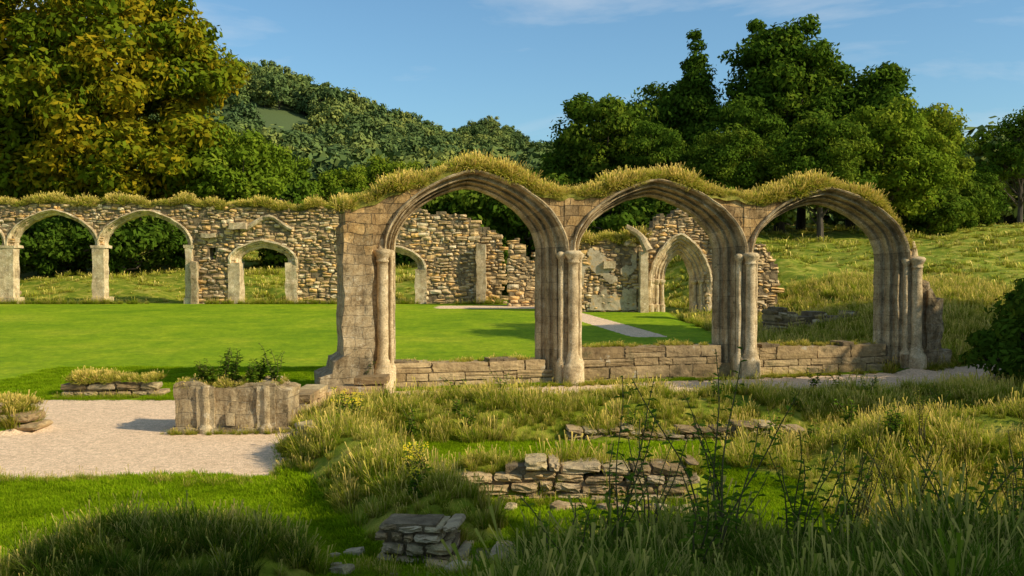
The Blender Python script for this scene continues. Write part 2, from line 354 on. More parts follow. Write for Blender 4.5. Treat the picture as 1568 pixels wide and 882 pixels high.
# ================================================================== MAIN ARCADE
ARC=empty('ruined_cloister_arcade',(AX0,AY0,0),math.atan2(AS,AC)); TH=.85
PU=[0,4.03,8.2,12.54]; SPZ=[2.80,2.78,2.74,2.66]
ARCH=[(1.85,1.52,1.33,0,1),(5.95,1.62,1.27,1,2),(10.15,1.65,1.23,2,3)]
WL,WR=.27,.50; AP=1.45
PROF=[(1.15,.03),(1.15,-.08),(1.08,-.12),(.98,-.10),(.96,.0),(.92,.03),(.84,.10),(.74,.10),(.70,.04),(.62,.03),(.58,.10),(.56,.22),(.50,.25),(.45,.19),(.38,.17),(.34,.22),(.32,.34),(.24,.38),(.16,.33),(.08,.34),(0,.40),(0,.52),(.10,.55),(.3,.58),(.45,.64),(.5,.7),(.62,.68),(.75,.72),(.82,.8),(.95,TH),(1.1,TH)]
TU=[-.85,-.5,0,.4,1.0,1.85,2.7,3.4,4.0,4.7,5.3,6.1,7.0,7.8,8.4,9.2,10.0,10.8,11.4,12.1,12.6,13.2]
TZ=[3.55,3.70,3.86,4.0,4.24,4.34,4.20,4.0,3.90,4.04,4.16,4.20,4.10,3.96,3.90,4.0,4.08,4.0,3.7,3.2,2.8,2.6]
def extr(u):
    z=-9
    for (uc,hw,rise,a,b) in ARCH:
        f=(u-uc)/hw; ff=min(1,max(0,(f+1)/2)); Wm=WL*(1-ff)+WR*ff
        cxx=(u-uc)/(hw+Wm)
        if abs(cxx)<=1: z=max(z,SPZ[a]*(1-ff)+SPZ[b]*ff+(max(0,1-abs(cxx)**AP))**(1/2.1)*(rise+Wm*.8))
    return z
def wtop(u): return max(float(np.interp(u,TU,TZ))+.03*math.sin(u*5)+.02*math.sin(u*13),extr(u)+.04)
W=Acc()
def zgl(u,y=0.): return float(zg(AX0+u*AC-y*AS,AY0+u*AS+y*AC))
for ai,(uc,hw,rise,a,b) in enumerate(ARCH):
    V,F,T,st=arch_mesh(uc,hw,rise,SPZ[a],SPZ[b],-.1,-.1,PROF,WL,WR,p=AP,seed=ai*7,amp=.014,n=60,dz=.1)
    link(bpy.data.objects.new('arch_moulding_%d'%(ai+1),fastmesh('arch_moulding',V,F,M_RING,T,False)),ARC)
    cx,cz=shape(52,AP)
    pts=[]
    for x,z in zip(cx,cz):
        f=(x+1)/2; Wm=WL*(1-f)+WR*f; pts.append((uc+x*(hw+Wm),SPZ[a]*(1-f)+SPZ[b]*f+z*(rise+Wm*.8)))
    def P(yy):
        def fn(i,j):
            u,z=pts[int(round(i*52))]; return (u,yy,z+(max(wtop(u),z+.04)-z)*j)
        return fn
    W.grid(P(0),52,10); W.grid(P(TH),52,10)
edges=[(-.72,ARCH[0][0]-ARCH[0][1]-WL),(ARCH[0][0]+ARCH[0][1]+WR,ARCH[1][0]-ARCH[1][1]-WL),(ARCH[1][0]+ARCH[1][1]+WR,ARCH[2][0]-ARCH[2][1]-WL),(ARCH[2][0]+ARCH[2][1]+WR,12.72)]
for k,(e0,e1) in enumerate(edges):
    if e1<e0+.05: e0,e1=min(e0,e1)-.02,max(e0,e1)+.03
    tp=wtop if k<3 else (lambda u: 2.95-.5*(u-12.2))
    W.box((e0-.01,-.02,-.15),(e1+.01,TH+.02,3),.09,top=tp)
    W.box((e0-.12 if k else e0-.1,-.13,-.15),(e1+.12,TH+.12,.42),.09); W.box((e0-.06,-.07,.42),(e1+.06,TH+.06,.55),.09,taper=.05)
W.grid(lambda i,j:(-.72+i*13.3,TH*j,wtop(-.72+i*13.3)-.01),130,5)
W.obj('wall_masonry',M_ASH,ARC,.025,3.2)
for k,u in enumerate(PU):
    S=Acc(); z=SPZ[k]; y=-.09
    pr=[(.235,-.15),(.235,.36),(.21,.42),(.16,.46),(.165,.52),(.135,.56),(.14,.60),(.112,.64)]
    nseg=22
    pr+=[(.110,.64+(z-.22-.64)*i/nseg) for i in range(1,nseg+1)]
    pr+=[(.13,z-.21),(.13,z-.18),(.115,z-.165),(.13,z-.12),(.175,z-.06),(.19,z-.03),(.195,z),(.15,z+.04),(.0,z+.06)]
    S.lathe((u,y),pr,20)
    for du,yy,r in ((-.24,.0,.06),(.19,.03,.045)):
        S.lathe((u+du,yy),[(r*2,-.1),(r*2,.45),(r,.55)]+[(r,.55+(z-.70)*i/14) for i in range(1,15)]+[(r*1.6,z-.1),(r*1.8,z-.02),(r*.8,z+.02),(0,z+.03)],12)
    S.add(*tube([(u,.02,z+.02),(u,.04,z+.22),(u,.09,z+.4)],.10,.05,8))
    S.obj('vault_shaft_%d'%(k+1),M_PALE,ARC,.012,4,True)
Bt=Acc()
Bt.box((-.80,-.30,-.2),(-.22,1.0,3.35),.09,top=lambda u:3.30+(u+.8)*.45)
Bt.box((-1.0,-.36,-.2),(-.22,1.05,.85),.09,top=lambda u:.62+(u+1.0)*.5)
Bt.box((-1.25,-.40,-.2),(-.5,1.0,.4),.09,top=lambda u:.32+(u+1.25)*.3)
Bt.obj('end_buttress',M_ASH,ARC,.05,2.6)
Bt=Acc(); Bt.box((12.70,.12,-.2),(13.05,.8,2.1),.08,top=lambda u:2.30-.9*abs(u-12.8)+.08*math.sin(u*14)); Bt.box((12.95,.05,-.2),(13.40,.7,1.5),.08,top=lambda u:1.95-.7*(u-12.9)+.1*math.sin(u*17)); Bt.box((12.65,-.1,-.2),(13.5,1.0,.5),.1)
Bt.obj('broken_pier_stub',M_ASH,ARC,.06,3)
for ai,(uc,hw,rise,a,b) in enumerate(ARCH):
    hN=[.50,.74,.66][ai]
    S,C=rubble(2*hw+.3,lambda u:zgl(u,.4)-.1,lambda u:hN+.05*math.sin(u*3),.55,ch=(.14,.30),cw=(.3,1.0),n=4,u0=uc-hw-.15,prot=.015,rnd=.08,jit=.05,rag=.05,til=.02,gap=.010,inset=.03)
    for q,m,nm in ((S,M_RUBN,'dwarf_wall_stones_%d'),(C,M_MOR,'dwarf_wall_core_%d')):
        q.V=[v+np.array([0,.15,0]) for v in q.V]
        if q is S: q.T=[t_*.40+.2 for t_ in q.T]
        q.obj(nm%(ai+1),m,ARC)
def turf_mesh(name,ufun,u0,u1,width,yc,parent,hh=.14,mat=None):
    n=int((u1-u0)/.07); m=10; V=[]
    for i in range(n+1):
        u=u0+(u1-u0)*i/n; wz=ufun(u); endf=min(1,(i+.5)/3,(n-i+.5)/3)
        for j in range(m+1):
            a=math.pi*j/m; nn=noise.noise(Vector((u*1.6,j*.5,yc))); n2=noise.noise(Vector((u*6,j*1.5,yc+4)))
            V.append((u,yc-math.cos(a)*(width/2+.04+.06*nn)*endf,wz-.05+math.sin(a)**.7*(hh+.11*nn+.05*n2)*endf))
    I=np.arange((n+1)*(m+1)).reshape(n+1,m+1); F=np.stack([I[:-1,:-1].ravel(),I[:-1,1:].ravel(),I[1:,1:].ravel(),I[1:,:-1].ravel()],1)[:,::-1]
    return link(bpy.data.objects.new(name,fastmesh(name,V,F,mat,None,True)),parent)
def mat_turf():
    t=NT('turf'); g=t.geo(); n=t.noise(7,5,g,.7)
    return t.fin(t.ramp(n,[(.3,(.08,.075,.015)),(.5,(.20,.19,.025)),(.7,(.34,.27,.06))]),t.bump(n,.9,.05))
M_TURF=mat_turf()
turf_mesh('turf_cap',wtop,-.8,12.6,TH+.02,TH/2,ARC,.15,M_TURF)
# ================================================================== FAR WALL (west range)
FX0,FY=-32.,48.; FW=empty('ruined_range_wall',(FX0,FY,0))
def L(x): return x-FX0
FA=[(L(-26.6),1.95,1.5,3.35,.32,'a'),(L(-22.1),1.92,1.5,3.35,.32,'a'),(L(-17.68),1.98,1.48,3.35,.32,'a'),(L(-12.0),1.15,.62,2.62,.5,'d'),(L(-5.65),1.08,.72,2.30,.42,'d')]
def ftop(u):
    x=u+FX0; z=np.interp(x,[-40,-24,-17,-14,-10.5,-8,-4.4,-2.8,-1.6,-.4],[5.45,5.45,5.4,5.3,5.2,5.2,5.15,4.85,4.5,3.9]); return float(z)+.08*math.sin(x*1.9)+.06*math.sin(x*5.1)
def fhole(u,z,m=0):
    for (uc,hw,rise,zs,w,k) in FA:
        h=hw+w*.55
        if abs(u-uc)<h+m*.3:
            if z<zs: return True
            c=abs(u-uc)/h
            if c<1 and z<zs+(1-c**1.6)**(1/2.1)*(rise+w*.5): return True
    return abs(u-L(-14.45))<.22 and 2.7<z<3.3
S,C=rubble(31.6,lambda u:.45,ftop,.75,fhole,ch=(.11,.25),cw=(.15,.48),prot=.075,rag=.14,til=.13,jit=.15,rnd=.34,wave=.28,inset=.045,gap=.02)
S.obj('rubble_facing',M_RUB,FW); C.obj('mortar_core',M_MOR,FW)
FPROF=[(1.05,.06),(1.05,-.10),(.85,-.12),(.8,-.02),(.6,.0),(.5,.12),(.38,.12),(.3,.2),(.15,.2),(.0,.26),(0,.55),(.3,.62),(1.0,.75)]
for k,(uc,hw,rise,zs,w,kk) in enumerate(FA):
    V,F,T,_=arch_mesh(uc,hw,rise,zs,zs,.35,.35,FPROF,w,w,p=1.4,seed=50+k,amp=.035,n=32,dz=.3,hoodjamb=.2)
    link(bpy.data.objects.new('dressed_arch_%d'%(k+1),fastmesh('dressed_arch',V,F,M_PALE,T,False)),FW)
    A=Acc()
    for sx in (-1,1):
        c=uc+sx*(hw+w*.45)
        if kk=='a':
            A.box((c-.22,-.16,.3),(c+.22,.9,.85),.2); A.box((c-.17,-.1,.8),(c+.17,.1,zs-.1),.3); A.box((c-.22,-.12,zs-.12),(c+.22,.8,zs+.02),.2)
        else: A.box((c-.30,-.06,.3),(c+.26,.8,zs-.1),.2)
    A.obj('responds_%d'%(k+1),M_PALE,FW,.055,2.2)
A=Acc(); 
A.box((L(-13.6),-.35,4.15),(L(-12.7),.1,4.45),.2,taper=.1); A.box((L(-14.9),-.25,3.75),(L(-14.2),.1,3.95),.2)
A.add(*tube([(L(-12.9)+2.3*i,-.04,4.1+.65*(1-abs(2*i-1)**1.3)) for i in np.linspace(0,1,14)],.12,.10,6))
for x0,x1,zt in ((-1.7,-1.25,3.4),(-15.4,-15.1,2.6)): A.box((L(x0),-.35,.4),(L(x1),.1,zt),.25,taper=.02)
A.obj('corbels_and_buttresses',M_RING,FW,.07,2)
turf_mesh('turf_cap',lambda u:ftop(u)-.05,.2,L(-7.5),.75,.38,FW,.12,M_TURF)
# ================================================================== EAST RANGE RUINS
def ruin(name,x,y,rz,Ln,top,base,th=.7,hole=None,mat=M_RUB,**k):
    e=empty(name,(x,y,0),rz)
    for a_,b_ in (('wave',.2),('til',.12),('jit',.15),('ch',(.1,.24)),('cw',(.14,.46)),('inset',.04),('rnd',.34)): k.setdefault(a_,b_)
    S,C=rubble(Ln,base,top,th,hole,**k); S.obj('rubble_facing',mat,e); C.obj('mortar_core',M_MOR,e); return e
ruin('ruined_wall',-.1,45.5,.1,1.6,lambda u:3.5-.5*u+.3*math.sin(u*5),lambda u:.5)
def cht(u): return float(np.interp(u,[0,1.5,2.7,3.1,3.6,4.6,5.4,6.1,6.6],[3.35,3.5,3.4,3.9,4.6,4.75,4.4,3.2,2.4]))+.1*math.sin(u*6)
def chh(u,z,m=0):
    for uc,hw,zs,r in ((4.45,1.15,1.75,1.95),):
        if abs(u-uc)<hw and (z<zs or z<zs+(1-(abs(u-uc)/hw)**1.5)**(.5)*r): return True
    return False
CH=ruin('chapter_house_wall',2.6,41.5,.05,6.6,cht,lambda u:.5,.9,chh)
P2=[(1.05,.05),(1.05,-.10),(.95,-.12),(.88,-.02),(.8,.0),(.74,.14),(.66,.12),(.6,.24),(.52,.3),(.45,.26),(.38,.36),(.3,.42),(.22,.38),(.14,.48),(0,.55),(0,.75),(1,.9)]
V,F,T,_=arch_mesh(4.45,.55,1.15,1.75,1.75,.35,.35,P2,.75,.75,kz=1.15,p=1.35,q=1.9,seed=9,amp=.04,n=32,dz=.2,hoodjamb=.2)
link(bpy.data.objects.new('moulded_doorway',fastmesh('moulded_doorway',V,F,M_PALE,T,False)),CH)
A=Acc()
for sx in (-1,1):
    for q in (.25,.6,.95):
        A.lathe((4.45+sx*(.5+q*.75),.05+.4*(1-q)),[(.13,.4),(.13,.75),(.07,.82)]+[(.07,.9+.7*i/4) for i in range(5)]+[(.15,1.72),(.16,1.8),(.02,1.84)],10)
A.box((1.2,-.18,2.3),(1.7,.1,2.6),.2); A.box((2.7,-.4,.4),(3.05,.1,3.0),.25,taper=.1)
A.obj('doorway_shafts',M_PALE,CH,.03,3)
Vp,Fp=gridface(lambda i,j:(.1+i*2.5,-.035,.55+j*2.6),50,52)
Vc=Vp[Fp].mean(1); keep=np.array([noise.noise(Vector((c[0]*1.1,c[2]*.9,2)))+.3*noise.noise(Vector((c[0]*3,c[2]*3,5)))-.25*max(0,abs(c[2]-1.7)-.5)>-.02 for c in Vc])
noisy('plaster_patch',Vp,Fp[keep],M_PLA,CH,.03,2)
A=Acc()
for (a0,a1,cx_,r_,yy) in ((.2,1.1,1.35,1.7,-.4),(.5,1.2,5.7,1.5,-.5),(1.7,2.5,2.9,1.0,-.2)):
    A.add(*tube([(cx_+r_*math.cos(a),yy+.2*math.sin(a),2.75+r_*.85*math.sin(a)) for a in np.linspace(a0,a1,7)],.2,.1,7))
A.obj('broken_vault_ribs',M_RING,CH,.06,3)
ruin('ruined_wall',8.9,37,.15,1.1,lambda u:3.2-.5*u+.25*math.sin(u*4),lambda u:.5)
ruin('stone_terrace_wall',8.2,31,.25,3.6,lambda u:.92+.1*math.sin(u*5)+.12*(u<1),lambda u:.2,.8,mat=M_RUBN)
# ================================================================== LOW FOREGROUND RUINS
def lowwall(name,a,b,h,th,n=4,ch=(.07,.15),cw=(.12,.38),rag=.06,**k):
    a=Vector(a);b=Vector(b); d=b-a; ang=math.atan2(d.y,d.x); ca,sa=math.cos(ang),math.sin(ang)
    m0=lambda u:float(min(zg(a.x+ca*u,a.y+sa*u),.12))
    e=empty(name,(a.x,a.y,0),ang); hf=h if callable(h) else (lambda u:h+.04*math.sin(u*4)); k.setdefault('prot',.035); k.setdefault('inset',.055); k.setdefault('ctop',.14); k.setdefault('skip',.0)
    S,C=rubble(d.length,m0,hf,th,None,ch=ch,cw=cw,n=n,rag=rag,**k); S.obj('stones',M_RUBN,e); C.obj('core',M_MOR,e); return e
lowwall('rubble_footing_wall',(-.52,10.62),(1.95,10.62),lambda u:.43-.10*(u<.5)+.05*math.sin(u*3),.45,ch=(.045,.12),cw=(.1,.34),wave=.05,til=.08,rnd=.28,jit=.12)
lowwall('rubble_footing_wall',(-1.10,8.42),(-.15,8.30),lambda u:.36+.08*math.sin(u*6)-.16*(u>.6),.45,ch=(.06,.13),cw=(.1,.28),wave=.06,til=.12,rnd=.32,jit=.14)
lowwall('rubble_footing_wall',(.9,14.3),(4.3,14.4),lambda u:.20+.06*math.sin(u*3),.5,ch=(.05,.1),cw=(.1,.32),wave=.05,til=.1,rnd=.3,jit=.13)
lowwall('stone_wall_end',(-2.95,13.1),(-2.45,12.75),lambda u:.50-.3*u,.6,ch=(.2,.35),cw=(.3,.5))
lowwall('low_kerb_wall',(-3.35,18.9),(-2.3,18.9),lambda u:.34,.4,ch=(.16,.2),cw=(.4,.8),rnd=.08,jit=.04)
lowwall('low_kerb_wall',(-3.45,15.8),(-3.35,18.8),lambda u:.30,.35,ch=(.14,.18),cw=(.3,.6),rnd=.08,jit=.04)
lowwall('grassed_wall_stump',(-8.55,19.0),(-6.85,19.1),lambda u:.26+.05*math.sin(u*5),.5,ch=(.10,.16),cw=(.2,.45),rnd=.35)
lowwall('grassed_wall_stump',(-8.3,15.0),(-7.3,14.95),lambda u:.36+.07*math.sin(u*5),.5,ch=(.12,.2),cw=(.2,.45),rnd=.35)
# loose fallen stones
Bx=Batch()
for i in range(26):
    x_=R.uniform(-1.6,.3) if i<12 else R.uniform(-.8,2.3); y_=R.uniform(8.0,8.7) if i<12 else R.uniform(10.2,10.55); s_=R.uniform(.06,.16)
    Bx.stone((x_,y_,float(zg(x_,y_))+s_*.2),(s_*1.5,s_*1.1,s_*.7),rot=R.uniform(0,3),tilt=R.uniform(-.3,.3),n=4,rnd=.4,jit=.12)
Bx.stone((-6.05,8.95,.03),(.35,.22,.1),n=4); Bx.obj('fallen_stones',M_RUBN)
PB=empty('ruined_pier_base',(-5.1,15.0,0),.02)
A=Acc(); A.box((0,0,-.1),(1.7,.9,.74),.07,top=lambda u:.72+.05*math.sin(u*6)-.06*(u>1.5)); A.box((-.05,-.06,-.1),(1.75,.95,.08),.09)
A.obj('pier_block',M_ASH,PB,.035,4)
A=Acc()
for u in (.47,1.38):
    A.lathe((u,.0),[(.11,-.1),(.11,.08),(.08,.12)]+[(.065,.14+.55*i/6) for i in range(7)]+[(.05,.72),(0,.73)],14)
for u0_,u1_ in ((.34,.60),(1.24,1.52)): A.box((u0_,-.03,-.1),(u1_,.1,.70),.06)
A.box((.78,-.05,.12),(.90,.05,.30),.05)
A.obj('attached_shafts',M_RING,PB,.015,5)
# ================================================================== VEGETATION sources
def tuft(name,n,h,spread,mat,w=.006,droop=.5,seg=3,stalks=0,hvar=.5,base=.05):
    V=[];F4=[];F3=[];T=[]
    for b in range(n+stalks):
        isst=b>=n; a=R.uniform(0,2*math.pi); r=base*math.sqrt(R.rand()); bx,by=r*math.cos(a),r*math.sin(a)
        a2=a+R.uniform(-.9,.9); hh=h*(1-hvar*R.rand())*(1.35 if isst else 1); out=spread*R.uniform(.2,1)*(.5 if isst else 1); ww=w*(.45 if isst else R.uniform(.6,1.3))
        dr=droop*R.uniform(.3,1.3)*(.3 if isst else 1); px,py=-math.sin(a2+R.uniform(-.6,.6)),math.cos(a2); tcol=R.rand()**1.2 if not isst else R.uniform(.9,1.2)
        st=len(V)
        for k in range(seg+1):
            f=k/seg; d=out*f**1.6; z=hh*(f-dr*.5*f**3); x=bx+math.cos(a2)*d; y=by+math.sin(a2)*d; wk=ww*(1-f*.75) if not isst else ww*(1 if k<seg-0 else 3)
            if k<seg or isst: V+= [(x-px*wk,y-py*wk,z),(x+px*wk,y+py*wk,z)]; T+=[(tcol,f)]*2
            else: V.append((x,y,z)); T.append((tcol,f))
        for k in range(seg if isst else seg-1): q=st+2*k; F4.append((q,q+1,q+3,q+2))
        if not isst: q=st+2*(seg-1); F3.append((q,q+1,q+2))
    T=np.array([(a,b,0) for a,b in T])
    return bpy.data.objects.new(name,fastmesh(name,np.array(V),[np.array(F4),np.array(F3)],mat,T))
def coll(name,objs):
    c=bpy.data.collections.new(name)
    for o in objs: c.objects.link(o)
    return c
def instancer(name,pts,rot,scl,c,nvar):
    pts=np.asarray(pts,np.float32); n=len(pts); me=bpy.data.meshes.new(name); me.vertices.add(n); me.vertices.foreach_set('co',pts.ravel())
    a=me.attributes.new('rot','FLOAT_VECTOR','POINT'); a.data.foreach_set('vector',np.asarray(rot,np.float32).ravel())
    a=me.attributes.new('scl','FLOAT_VECTOR','POINT'); a.data.foreach_set('vector',np.asarray(scl,np.float32).ravel())
    a=me.attributes.new('idx','INT','POINT'); a.data.foreach_set('value',R.randint(0,nvar,n).astype(np.int32))
    o=link(bpy.data.objects.new(name,me)); g=bpy.data.node_groups.new(name,'GeometryNodeTree')
    g.interface.new_socket('Geometry',in_out='INPUT',socket_type='NodeSocketGeometry'); g.interface.new_socket('Geometry',in_out='OUTPUT',socket_type='NodeSocketGeometry')
    gi=g.nodes.new('NodeGroupInput');go=g.nodes.new('NodeGroupOutput');ip=g.nodes.new('GeometryNodeInstanceOnPoints');ci=g.nodes.new('GeometryNodeCollectionInfo')
    ci.inputs['Collection'].default_value=c; ci.inputs['Separate Children'].default_value=True; ci.inputs['Reset Children'].default_value=True
    def at(nm,ty):
        q=g.nodes.new('GeometryNodeInputNamedAttribute'); q.data_type=ty; q.inputs['Name'].default_value=nm; return q.outputs['Attribute']
    g.links.new(gi.outputs[0],ip.inputs['Points']); g.links.new(ci.outputs[0],ip.inputs['Instance']); ip.inputs['Pick Instance'].default_value=True
    g.links.new(at('idx','INT'),ip.inputs['Instance Index']); g.links.new(at('rot','FLOAT_VECTOR'),ip.inputs['Rotation']); g.links.new(at('scl','FLOAT_VECTOR'),ip.inputs['Scale'])
    g.links.new(ip.outputs[0],go.inputs[0]); m=o.modifiers.new('inst','NODES'); m.node_group=g; return o
def scat(name,P,c,nvar,smin,smax,tilt=.15,zs=None):
    n=len(P); rot=np.stack([R.uniform(-tilt,tilt,n),R.uniform(-tilt,tilt,n),R.uniform(0,6.28,n)],1); s=R.uniform(smin,smax,n)[:,None]*np.ones((1,3))
    if zs is not None: s=s*zs[:,None]
    return instancer(name,P,rot,s,c,nvar)
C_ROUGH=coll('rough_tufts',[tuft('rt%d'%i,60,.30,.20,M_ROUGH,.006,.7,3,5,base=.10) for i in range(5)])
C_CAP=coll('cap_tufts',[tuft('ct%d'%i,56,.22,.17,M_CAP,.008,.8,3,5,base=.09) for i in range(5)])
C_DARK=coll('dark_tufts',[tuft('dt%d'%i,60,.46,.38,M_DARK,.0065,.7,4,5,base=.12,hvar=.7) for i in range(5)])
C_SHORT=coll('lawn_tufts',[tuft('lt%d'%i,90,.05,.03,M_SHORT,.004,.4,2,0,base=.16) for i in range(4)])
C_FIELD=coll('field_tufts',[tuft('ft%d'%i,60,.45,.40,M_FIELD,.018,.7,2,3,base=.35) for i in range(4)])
def cand(n,x0,x1,y0,y1): return R.uniform(x0,x1,n),R.uniform(y0,y1,n)
def P3(x,y,dz=-.01): return np.stack([x,y,zg(x,y)+dz],1)
def clear(x,y):
    return ((x>-1.3)&(x<0.05)&(y>7.3)&(y<8.4))|((x>-.7)&(x<2.1)&(y>9.9)&(y<10.65))|((x>.8)&(x<4.4)&(y>13.6)&(y<14.35))
x,y=cand(30000,-9,10,5.0,18.2); k=(rough(x,y)>.45)&(gravel(x,y)<.3)&(np.abs(x)<y*.56+.8)&~clear(x,y); x,y=x[k],y[k]
pat=(np.sin(x*1.7+2*np.sin(y*.9))*np.sin(y*2.1+x*.7)); k=R.rand(len(x))<.60+.37*pat; x,y=x[k],y[k]
sz=.80+.36*np.sin(x*2.3+y*1.1)*np.sin(y*1.9-x); sz=np.where((x<-.8)&(y<9),sz*.75,sz)
shade=(x>-.2)&(y<8.6)
scat('rough_grass',P3(x[~shade],y[~shade]),C_ROUGH,5,.5,1.15,.3,sz[~shade])
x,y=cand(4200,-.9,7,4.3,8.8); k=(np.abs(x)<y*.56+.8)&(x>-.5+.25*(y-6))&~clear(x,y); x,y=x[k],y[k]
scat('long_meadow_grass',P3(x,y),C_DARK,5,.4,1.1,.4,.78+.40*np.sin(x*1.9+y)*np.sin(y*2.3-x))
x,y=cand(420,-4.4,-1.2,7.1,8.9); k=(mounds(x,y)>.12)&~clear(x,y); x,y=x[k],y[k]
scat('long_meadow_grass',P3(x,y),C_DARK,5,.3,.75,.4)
x,y=cand(11000,-45,55,22,110); k=(rough(x,y)>.5)&(gravel(x,y)<.3)&(np.abs(x)<y*.58+2)&~((np.abs(y-48.4)<.8)&(x<0)); x,y=x[k],y[k]
pat=np.sin(x*.5+2*np.sin(y*.23))*np.sin(y*.4+x*.2); scat('field_grass',P3(x,y),C_FIELD,4,.4,1.1,.2,.8+.5*pat)
x,y=cand(7000,5.5,18,17.6,40); k=(rough(x,y)>.5)&(gravel(x,y)<.3)&(np.abs(x)<y*.56+1); x,y=x[k],y[k]
scat('bank_grass',P3(x,y),C_ROUGH,5,.6,1.4,.25)
x,y=cand(24000,-8,4,6.5,14.2); k=(rough(x,y)<.5)&(gravel(x,y)<.4)&(np.abs(x)<y*.56+.5); x,y=x[k],y[k]
scat('mown_lawn_grass',P3(x,y,0),C_SHORT,4,.7,1.4,.1,1+.35*np.sin(x*3+np.sin(y*2.2)*2)*np.sin(y*2.7))
x,y=cand(5000,-11,4,18.0,24); k=(rough(x,y)<.5)&(gravel(x,y)<.5)&(np.abs(x)<y*.56+.5); x,y=x[k],y[k]
scat('mown_lawn_grass',P3(x,y,0),C_SHORT,4,.9,1.4,.1)
def capgrass(name,ufun,u0,u1,width,yc,org,rz,n,c,smin,smax,hh=.15):
    u=R.uniform(u0,u1,n); a=R.uniform(-1.15,1.15,n); wn=np.array([ufun(q) for q in u])
    yl=yc+np.sin(a)*(width/2+.02); z=wn-.04+np.cos(a)**.7*hh
    pat=.5+.5*np.sin(u*2.9+1.3*np.sin(u*1.1)); s=R.uniform(smin,smax,n)*(.6+.55*pat)
    ca,sa=math.cos(rz),math.sin(rz); X=org[0]+u*ca-yl*sa; Y=org[1]+u*sa+yl*ca
    rot=np.stack([-a*.75*np.ones(n),R.uniform(-.3,.3,n),np.full(n,rz)],1)
    instancer(name,np.stack([X,Y,z],1),rot,np.repeat(s[:,None],3,1),c,5)
RZA=math.atan2(AS,AC)
capgrass('wall_top_grass',wtop,-.85,12.5,TH,TH/2,(AX0,AY0),RZA,2600,C_CAP,.6,1.5,.15)
capgrass('wall_top_grass',lambda u:ftop(u)-.05,0,L(-7.5),.75,.38,(FX0,FY),0,1700,C_CAP,.8,1.9,.12)
capgrass('wall_top_grass',cht,0,3,.9,.45,(2.6,41.5),.05,160,C_CAP,1.2,2.2,.1)
capgrass('wall_top_grass',lambda u:.27,0,1.7,.5,.25,(-8.55,19.05),.02,200,C_CAP,.5,.9,.1)
capgrass('wall_top_grass',lambda u:.36,0,.9,.5,.3,(-8.3,15.0),0,140,C_CAP,.4,.7,.1)
capgrass('wall_top_grass',lambda u:.72,.05,1.6,.8,.45,(-5.1,15.0),0.02,110,C_CAP,.3,.7,.04)
for k_,(uc,hw,hN) in enumerate(((1.85,1.4,.50),(5.95,1.5,.74),(10.15,1.5,.66))):
    capgrass('wall_top_grass',lambda u:hN-.02,uc-hw,uc+hw,.35,.45,(AX0,AY0),RZA,70,C_CAP,.3,.7,.04)
def foot(name,a,b,n,smin,smax,sp=.08,c=C_ROUGH):
    t_=R.rand(n); k=np.sin(t_*23+a[0])*np.sin(t_*9+a[1])>-.45; t_=t_[k]; n=len(t_)
    x=a[0]+(b[0]-a[0])*t_+R.normal(0,sp,n); y=a[1]+(b[1]-a[1])*t_+R.normal(0,sp,n); scat(name,P3(x,y),c,5,smin,smax,.3)
def aw(u,y): return (AX0+u*AC-y*AS,AY0+u*AS+y*AC)
foot('wall_foot_grass',aw(-1.2,-.42),aw(13.6,-.2),330,.25,.6); foot('wall_foot_grass',aw(.3,.95),aw(13,.95),150,.3,.7)
foot('wall_foot_grass',(-5.2,14.88),(-3.3,14.92),60,.2,.45,.04); foot('wall_foot_grass',(-.6,10.5),(2.1,10.5),70,.2,.5,.06); foot('wall_foot_grass',(-1.3,8.15),(0,8.1),70,.25,.6,.08)
foot('wall_foot_grass',(-8.6,18.8),(-6.7,18.9),60,.25,.5,.06); foot('wall_foot_grass',(-32,47.7),(-.4,47.7),420,.5,1.3,.1)
foot('path_edge_grass',(-7.6,11.75),(-2.9,11.55),200,.2,.5,.1); foot('path_edge_grass',(-2.85,12),(-2.75,17),90,.3,.7,.1)
